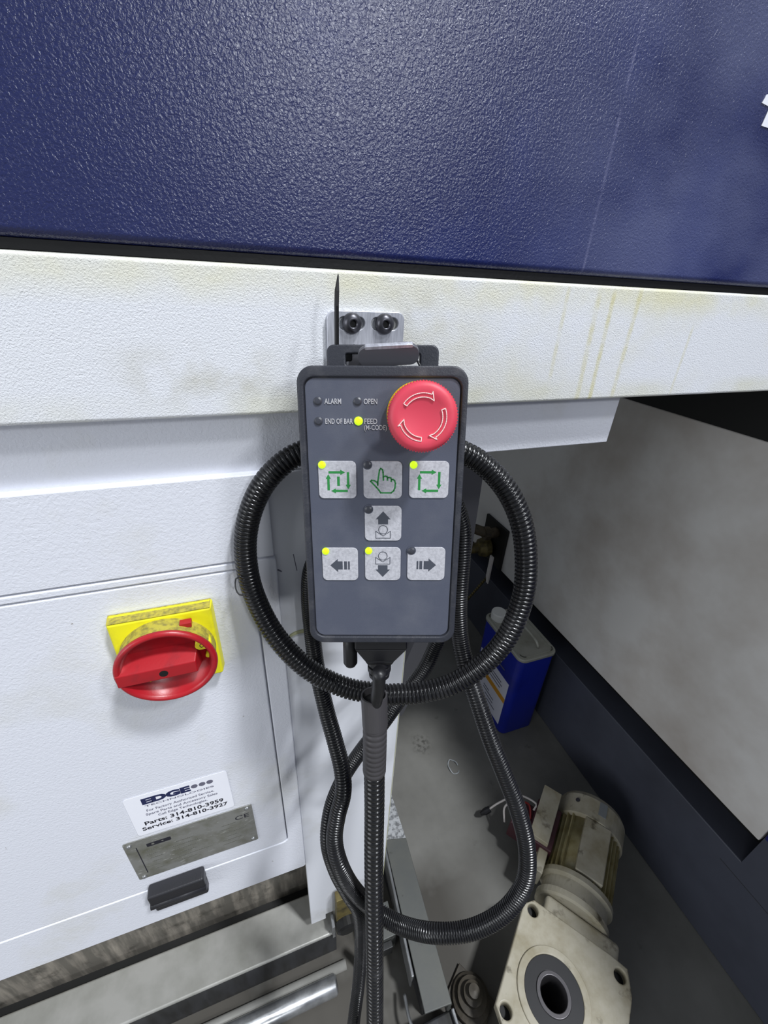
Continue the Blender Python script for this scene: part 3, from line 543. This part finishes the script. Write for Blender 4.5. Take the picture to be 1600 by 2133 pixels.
# cable gland and lead
gl = link('cable_gland', quad_prism([(-0.0150, 0.003), (0.0138, 0.003), (0.0138, 0.024), (-0.0150, 0.024)], -0.1420, -0.1330), 'hose_black', pen, PF, bev=0.001)
bm = bmesh.new()
def taper(bm, x0, x1, y0, y1, z, X0, X1, Y0, Y1, Z):
    a = [bm.verts.new(p) for p in ((x0, y0, z), (x1, y0, z), (x1, y1, z), (x0, y1, z))]; b = [bm.verts.new(p) for p in ((X0, Y0, Z), (X1, Y0, Z), (X1, Y1, Z), (X0, Y1, Z))]
    bm.faces.new(a); bm.faces.new(b)
    for i in range(4): bm.faces.new((a[i], a[(i + 1) % 4], b[(i + 1) % 4], b[i]))
taper(bm, -0.0148, 0.0134, 0.003, 0.024, -0.1418, -0.0096, 0.0070, 0.005, 0.020, -0.1505); taper(bm, -0.0096, 0.0070, 0.005, 0.020, -0.1506, -0.0082, 0.0056, 0.006, 0.019, -0.1535)
link('gland_taper', fin(bm), 'hose_black', gl, PF, bev=0.0006)
link('strain_relief', lathe([(0.0070, 0), (0.0070, 0.0032), (0.0058, 0.0036), (0.0058, 0.0046), (0.0068, 0.0050), (0.0068, 0.0080), (0.0056, 0.0084), (0.0056, 0.0094), (0.0062, 0.0098), (0.0060, 0.0120), (0.0044, 0.0132), (0.0040, 0.0135)], (-0.0016, 0.0125, -0.1530), (0, 0, -1), 24), 'hose_black', gl, PF, smooth=False)
link('lead', sweep(PTS['lead'], 0.0037, 0.004, 16), 'hose_black', pen, smooth=True, label='thin black lead')
link('rear_peg', lathe([(0.0042, 0), (0.0042, 0.034), (0.003, 0.036), (0, 0.036)], (-0.0190, 0.020, -0.128), (0, 0, -1), 14), 'hose_black', pen, PF, smooth=True, label='black peg under the housing')
link('hang_cord', sweep([(0.0155, 0.0185, 0.0105), (0.0165, 0.012, 0.008), (0.0185, 0.0115, 0.0045)], 0.0006, 0.002, 6), 'hose_black', pen, PF, smooth=True)

# ================================================================ conduits
def tube_thing(name, label, cat, key, r, depth, pitch, m, group=None, sides=18):
    me = sweep(PTS[key], rib(r, depth), pitch, sides)
    o = link(name, me, m, None, smooth=True)
    return tag(o, label, cat, group)
tube_thing('corrugated_conduit', 'thick black corrugated conduit coiled in one round loop behind the pendant', 'conduit', 'ring', 0.0070, 0.0009, 0.0027, 'conduit')
tube_thing('corrugated_conduit', 'black corrugated conduit hanging in a long loop down to the floor and back', 'conduit', 'loop', 0.0062, 0.0008, 0.0019, 'conduit', sides=16)
tube_thing('corrugated_conduit', 'thin black corrugated hose crossing behind the pendant lead and dropping to the floor', 'conduit', 'cross', 0.0057, 0.0007, 0.0018, 'conduit', sides=16)
cen = thing('pendant_conduit', 'straight black corrugated conduit hanging under the pendant with smooth grey sleeve', 'conduit', (PTS['central'][-1][0], PTS['central'][-1][1], PTS['central'][-1][2]))
link('conduit', sweep(PTS['central'], rib(0.0068, 0.0009), 0.0041, 20), 'conduit', cen, smooth=True)
sp = catmull(PTS['sleeve'])
sl = link('sleeve', sweep(PTS['sleeve'], [(0.0, 0.0075), (0.5, 0.0075), (0.62, 0.0072), (0.88, 0.0072)], 0.0040, 24), 'sleeve_grey', cen, smooth=True, label='grey smooth-ribbed sleeve')
d0 = (sp[0] - sp[3]).normalized()
link('sleeve_mouth', lathe([(0.0072, -0.016), (0.0078, -0.016), (0.0080, 0.0050), (0.0070, 0.0050), (0.0068, 0.0000), (0.0066, -0.004)], sp[0], d0, 32, close=False), 'sleeve_grey', sl, smooth=False)
link('mouth_shade_disc', lathe([(0.0072, 0), (0.0, 0)], sp[0] + d0 * 0.0008, d0, 24, close=False), 'bolt_hole', sl)  # black disc paints the shaded interior over the sleeve's end cap
wire = link('wire_clip', sweep(PTS['clip'], 0.0005, 0.002, 6), 'hose_black', None, smooth=True)
tag(wire, 'tiny black wire clip on the left side of the coiled conduit', 'wire clip')

# ================================================================ rotary main switch
sw = thing('rotary_switch', 'red rotary main switch on a square yellow plate on the cabinet door', 'rotary switch', (-0.061, 0.24, -0.221))
SWM = WALL @ Matrix.Translation((0, 0, -0.240))
bm = bmesh.new(); a = [bm.verts.new((x, y, 0)) for x, y in ((-0.0920, -0.2525), (-0.0300, -0.2525), (-0.0300, -0.1895), (-0.0920, -0.1895))]; b = [bm.verts.new((x, y, 0.0095)) for x, y in ((-0.0908, -0.2515), (-0.0312, -0.2515), (-0.0312, -0.1905), (-0.0908, -0.1905))]
bm.faces.new(a); bm.faces.new(b)
for i in range(4): bm.faces.new((a[i], a[(i + 1) % 4], b[(i + 1) % 4], b[i]))
bp = link('base_plate', fin(bm), 'switch_yellow', sw, SWM, bev=0.0016)
link('dusty_top', plate([[(-0.0905, -0.0094), (-0.0315, -0.0094), (-0.0312, -0.0003), (-0.0912, -0.0003)]], 0, 0.0003), 'switch_dusty', bp, LENS @ Matrix.Translation((0, 0.2402, -0.1901)) , label='dust-covered top edge')
KC = (-0.0610, -0.2212)
col = link('collar', lathe([(0.0200, 0.0090), (0.0288, 0.0090), (0.0288, 0.0214), (0.0275, 0.0214), (0.0275, 0.0095), (0.0200, 0.0095)], (KC[0], KC[1], 0), (0, 0, 1), 64, close=False), 'switch_dusty', sw, SWM, smooth=False, label='dusty yellow collar')
link('window', box(-0.0498, -0.0430, 0.2236, 0.2282, -0.1970, -0.1938), 'switch_red', col, label='red window')
kn = link('knob', lathe([(0, 0.0125), (0.0235, 0.0125), (0.0258, 0.0225), (0.0268, 0.0240), (0.0284, 0.0243), (0.0298, 0.0232), (0.0300, 0.0215), (0.0285, 0.0205)], (KC[0], KC[1], 0), (0, 0, 1), 72, close=False), 'switch_red', sw, SWM, smooth=True, label='red dished knob')
bm = bmesh.new(); taper(bm, -0.0890, -0.0420, -0.2330, -0.2130, 0.0120, -0.0902, -0.0440, -0.2288, -0.2190, 0.0246)
link('handle_bar', fin(bm), 'switch_red', kn, SWM, bev=0.0008)
link('screw', lathe([(0.0026, 0), (0.0026, 0.0003), (0, 0.0003)], (-0.0635, -0.2240, 0.0244), (0, 0, 1), 18), 'bolt_hole', kn, SWM, label='black centre screw')
link('on_window', plate([capsule(-0.0435, -0.0335, -0.2120, 0.0036)], 0.0128, 0.0190), 'switch_yellow', kn, SWM, label='yellow window')
link('lettering', text('ON', -0.0408, -0.0356, -0.2138, -0.2104, 0.0190, 0.0192), 'print_black', kn, SWM)
link('side_window', plate([capsule(-0.0388, -0.0352, -0.2240, 0.0018)], 0.0126, 0.0170), 'switch_yellow', kn, SWM, label='yellow window')
link('side_window', plate([[(-0.0800, -0.2400), (-0.0750, -0.2400), (-0.0772, -0.2360)]], 0.0128, 0.0140), 'switch_yellow', kn, SWM, label='yellow window')

# ================================================================ machine on the right
rm = thing('neighbour_machine', 'large white machine enclosure on a grey base at the right', 'machine', (0.9, 0.6, -0.88))
link('enclosure', box(0.590, 1.6, 0.0890, 2.2, -0.630, -0.1445), 'box_white', rm, bev=0.002, label='white enclosure')
link('recess', box(0.640, 1.6, 0.0890, 2.2, -0.6900, -0.6300), 'void_black', rm, label='black gap')
link('base', box(0.5915, 1.6, -1.90, 2.2, -0.8795, -0.6860), 'base_grey', rm, bev=0.002, label='blue-grey base')
link('corner_post', box(0.5915, 1.5, -1.90, 0.0870, -0.6875, -0.6180), 'base_grey', rm, label='blue-grey corner post')
link('base_seam', box(0.5908, 0.5925, -1.9, 0.104, -0.7160, -0.7152), 'post_grey', rm)
link('blue_door', box(0.5890, 1.5, -1.90, 0.0870, -0.6180, 0.07), 'machine_blue', rm, bev=0.002, label='dark blue door, unseen part extended to block light')  # only its edge shows; the unseen rest is extended to shade the floor
link('dark_gap_fill', box(0.592, 1.5, 0.0895, 2.2, -0.1445, 0.10), 'void_black', rm, label='black box filling the dark gap on top')  # added black box stands in for the dark gap above the enclosure
pst = link('support_post', plate([[(0.170, -0.1300), (0.2065, -0.1300), (0.2090, -0.235), (0.2000, -0.330), (0.150, -0.47), (0.12, -0.47), (0.16, -0.33)]], 0, 0.012, 0.0006), 'post_grey', cab, WALL @ Matrix.Translation((0, 0, -0.312)), label='dark grey hanging post')
link('cross_plate', box(0.168, 0.2070, 0.300, 0.43, -0.1300, -0.1055), 'post_grey', pst)
# ball valve with chain
vl = thing('ball_valve', 'brass ball valve on a black plate on the white enclosure', 'valve', (0.58, 0.74, -0.57))
link('mounting_plate', box(0.583, 0.590, 0.706, 0.800, -0.628, -0.512), 'void_black', vl, bev=0.001)
link('body', lathe([(0.010, 0), (0.022, 0.004), (0.026, 0.018), (0.022, 0.034), (0.014, 0.038), (0.014, 0.060), (0.018, 0.062), (0.018, 0.078), (0.010, 0.08)], (0.583, 0.755, -0.585), (-1, 0.25, -0.1), 20), 'brass_olive', vl, smooth=False)
link('elbow', sweep([(0.583, 0.745, -0.535), (0.560, 0.745, -0.535), (0.535, 0.760, -0.530), (0.515, 0.785, -0.528), (0.500, 0.830, -0.528)], 0.013, 0.006, 14), 'valve_brown', vl, smooth=True)
link('collar', lathe([(0.018, 0), (0.018, 0.014)], (0.560, 0.746, -0.535), (-1, 0.1, 0), 8), 'valve_brown', vl)
link('handle', flat_strip([((0.560, 0.715, -0.585), 1), ((0.552, 0.705, -0.640), 1), ((0.550, 0.700, -0.655), 0.6)], 0.004, 0.012), 'wire_white', vl, label='pale lever handle')
ch = bmesh.new(); 
for i in range(15):
    lathe([(0, -0.004), (0.003, -0.003), (0.004, 0), (0.003, 0.003), (0, 0.004)], (0.556 - 0.0015 * i, 0.715 + 0.0035 * i, -0.652 - i * 0.0088), (0, 0.2 * (i % 2), 1), 8, bm=ch)
link('chain', fin(ch), 'brass_olive', vl, smooth=True)
link('plug', lathe([(0.012, 0), (0.014, 0.006), (0.010, 0.012), (0, 0.013)], (0.535, 0.768, -0.788), (-0.4, -0.6, 0.6), 14), 'brass_olive', vl)

# ================================================================ oil can
# axes of the can lying square to the floor: long side runs away from the lens
can = thing('oil_can', 'blue rectangular metal oil can with a white cap by the grey machine base', 'can', (0.53, 0.52, -0.88))
def canP(p0, p1, p2, p3): return [p0, p1, p2, p3]
link('body', plate([rrect(0.4740, 0.5600, 0.4500, 0.5880, 0.014)], -0.8795, -0.6480, 0.003), 'can_blue', can, smooth=False)
tp = link('top', plate([rrect(0.4715, 0.5625, 0.4475, 0.5905, 0.016)], -0.6500, -0.6420, 0.002), 'can_tin', can, label='bare tin top')
link('top_ridge', strokes([(rrect(0.479, 0.555, 0.455, 0.583, 0.008), True)], 0.0022, -0.6425, -0.6400), 'can_tin', tp)
link('cap', lathe([(0.0165, 0), (0.0165, 0.016), (0.0150, 0.019), (0, 0.019)], (0.4960, 0.5700, -0.6420), (0, 0, 1), 28), 'cap_white', can, smooth=False, label='white screw cap')
link('handle', sweep([(0.528, 0.470, -0.642), (0.526, 0.478, -0.630), (0.524, 0.510, -0.626), (0.522, 0.542, -0.630), (0.521, 0.550, -0.642)], 0.0030, 0.005, 10), 'can_tin', can, smooth=True)
CL = LENS @ Matrix.Translation((0.4739, 0.519, -0.76)) @ Matrix(((0, 0, -1, 0), (-1, 0, 0, 0), (0, 1, 0, 0), (0, 0, 0, 1)))   # u = -y, v = z, w = -x
lb = link('label', plate([[(-0.056, 0.030), (0.054, 0.030), (0.054, -0.100), (-0.056, -0.100)]], 0, 0.0006), 'can_label', can, CL, label='pale printed label')
link('gold_band', plate([[(-0.056, -0.016), (0.054, -0.016), (0.054, -0.030), (-0.056, -0.030)]], 0.0006, 0.0009), 'can_gold', lb, CL, label='gold band')
link('lettering', join_me(*[strokes([[(a, z), (b, z)]], 0.003, 0.0006, 0.0008) for a, b, z in ((-0.03, 0.03, 0.012), (-0.02, 0.035, 0.004), (-0.025, 0.03, -0.005), (-0.02, 0.0, -0.052), (-0.02, 0.02, -0.060), (-0.01, 0.02, -0.070), (0.0, 0.03, -0.080))]), 'print_grey', lb, CL)['kind'] = 'stuff'
link('upper_lettering', join_me(text('AW', -0.010, 0.018, 0.060, 0.080, 0, 0.0006), strokes([[(-0.03, 0.050), (0.03, 0.050)]], 0.003, 0, 0.0006)), 'print_grey', can, CL)

# ================================================================ gear motor lying on the floor
ax = Vector((0.797, 0.604, 0)).normalized(); sd = Vector((0.604, -0.797, 0)).normalized()
gc = Vector((0.3105, 0.0753, 0))
gm = thing('gear_motor', 'cream gear motor with square bored flange lying on the floor', 'gear motor', (gc.x, gc.y, -0.88))
GM = LENS @ Matrix(((ax.x, -sd.x, 0, gc.x), (ax.y, -sd.y, 0, gc.y), (0, 0, 1, 0), (0, 0, 0, 1)))   # u along the motor axis, v to its left, z up
hp = 0.0580; bc = (-0.0100, 0.0120)
fl = link('flange', plate([[(-0.071, -0.058), (-0.058, -0.071), (0.045, -0.074), (0.071, -0.066), (0.073, -0.045), (0.071, 0.060), (0.058, 0.072), (-0.060, 0.071), (-0.071, 0.058)],
     circ(hp, hp, 0.0075), circ(hp, -hp, 0.0075), circ(-hp, hp, 0.0075), circ(-hp, -hp, 0.0075), circ(bc[0], bc[1], 0.030, 40)], -0.806, -0.790, 0.0020), 'motor_cream', gm, GM, label='square flange with corner holes')
link('gearbox', plate([rrect(-0.052, 0.068, -0.054, 0.054, 0.014), circ(bc[0], bc[1], 0.0300, 40)], -0.8795, -0.806, 0.002), 'motor_cream', gm, GM)
link('bore_shade_disc', plate([circ(bc[0], bc[1], 0.0300, 30)], -0.8795, -0.8750), 'void_black', gm, GM)  # black disc added to paint the shade inside the open bore
link('boss', plate([circ(bc[0], bc[1], 0.0455, 48), circ(bc[0], bc[1], 0.0365, 48)], -0.791, -0.7875, 0.001), 'motor_cream', fl, GM, label='raised ring')
link('shaft_seal', plate([circ(bc[0], bc[1], 0.0368, 48), circ(bc[0], bc[1], 0.0210, 40)], -0.795, -0.7885, 0.0008), 'bore_black', gm, GM, label='black shaft seal')
link('bore_sleeve', plate([circ(bc[0], bc[1], 0.0215, 40), circ(bc[0], bc[1], 0.0165, 40)], -0.873, -0.7870, 0.0008), 'bore_steel', gm, GM, label='steel bore sleeve')
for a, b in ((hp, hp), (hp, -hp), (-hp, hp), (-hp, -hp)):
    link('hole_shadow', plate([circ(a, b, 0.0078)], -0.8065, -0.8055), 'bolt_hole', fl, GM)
MA = Vector((0, 0, -0.826))
GX = GM @ Matrix.Translation((0, 0.006, -0.826))
link('shoulder', box(0.066, 0.094, -0.062, 0.040, -0.050, 0.030), 'motor_cream', gm, GX, bev=0.006, seg=3)
link('front_flange', lathe([(0.048, 0), (0.052, 0.002), (0.052, 0.010), (0.047, 0.013), (0.047, 0.030), (0.053, 0.033), (0.053, 0.040), (0.046, 0.042)], (0.094, 0, 0), (1, 0, 0), 48), 'motor_cream', gm, GX, smooth=False)
br_ = link('barrel', lathe([(0.045, 0), (0.045, 0.095)], (0.134, 0, 0), (1, 0, 0), 40), 'motor_oily', gm, GX, smooth=True, label='oily motor barrel')
fb = bmesh.new()
for i in range(26):
    a = math.radians(-140 + 280 * i / 25 + 90)
    if -0.35 < math.cos(a + math.radians(12)) < 0.45 and math.sin(a) > 0: continue
    c, s = math.cos(a), math.sin(a)
    vs8 = [fb.verts.new((x, c * r - s * t, s * r + c * t)) for x in (0.136, 0.228) for r in (0.043, 0.0505) for t in (-0.0010, 0.0010)]
    for f in ((0, 1, 3, 2), (4, 6, 7, 5), (0, 4, 5, 1), (2, 3, 7, 6), (0, 2, 6, 4), (1, 5, 7, 3)): fb.faces.new([vs8[j] for j in f])
link('cooling_fins', fin(fb), 'motor_oily', br_, GX)
link('name_pad', box(0.138, 0.226, -0.026, 0.014, 0.030, 0.0520), 'motor_cream', br_, GX, bev=0.002, label='flat cream pad')
fc = link('fan_cover', lathe([(0.0535, 0), (0.0540, 0.001), (0.0540, 0.036), (0.050, 0.044), (0.042, 0.047), (0, 0.047)], (0.226, 0, 0), (1, 0, 0), 48), 'motor_cream', gm, GX, smooth=False, label='cream fan cover')
link('screw', lathe([(0.0035, 0), (0.0035, 0.002), (0, 0.002)], (0.248, 0.030, 0.0445), (0, 0.55, 0.82), 12), 'bore_steel', fc, GX)
link('faded_marking', box(0.238, 0.262, -0.014, -0.002, 0.0500, 0.0542), mat('marking_grey', (128, 132, 134), 0.6), fc, GX)
# open terminal box on the left flank
tb = link('terminal_box', join_me(box(0.146, 0.218, 0.048, 0.088, -0.034, 0.036)), 'term_maroon', gm, GX, bev=0.002, label='open terminal box, maroon inside')
bm = bmesh.new(); taper(bm, 0.142, 0.224, 0.054, 0.080, -0.020, 0.150, 0.242, 0.056, 0.086, 0.044)
link('box_wall', fin(bm), 'motor_cream', tb, GX, bev=0.001, label='cream box wall')
link('box_lip', box(0.112, 0.150, 0.052, 0.066, -0.010, 0.030), 'motor_cream', tb, GX, bev=0.002)
link('terminal_block', box(0.160, 0.208, 0.080, 0.118, -0.024, 0.020), 'term_maroon', tb, GX, bev=0.002)
for pts, m_ in (([(0.16, 0.088, 0.030), (0.172, 0.104, 0.040), (0.190, 0.122, 0.030), (0.185, 0.134, 0.005), (0.170, 0.126, -0.010)], 'wire_white'), ([(0.150, 0.088, 0.020), (0.155, 0.088, 0.034), (0.178, 0.112, 0.034), (0.196, 0.114, 0.020)], 'wire_white'),
                ([(0.195, 0.090, 0.030), (0.205, 0.090, 0.036), (0.210, 0.120, 0.020), (0.196, 0.145, -0.010), (0.180, 0.160, -0.030)], 'wire_white'), ([(0.18, 0.090, 0.028), (0.200, 0.100, 0.030), (0.205, 0.118, 0.010)], 'wire_red')):
    link('wire', sweep(pts, 0.0018, 0.004, 8), m_, tb, GX, smooth=True, label='red wire' if m_ == 'wire_red' else None)
link('wire_nut', lathe([(0.005, 0), (0.006, 0.010), (0.003, 0.02), (0, 0.02)], (0.184, 0.156, -0.026), (-0.6, 0.6, -0.5), 12), 'hose_black', tb, GX)

# small clear curl on the floor
cu = bmesh.new()
n = 24
sweep([(0.340 + 0.010 * math.cos(i / n * 5.6), 0.4190 + 0.015 * math.sin(i / n * 5.6), -0.8780 + 0.0015 * math.sin(i)) for i in range(n + 1)], 0.0012, 0.002, 8, bm=cu)
tag(link('plastic_ring', fin(cu), 'clear_curl', None, smooth=True), 'small clear plastic ring lying on the concrete floor', 'plastic ring')
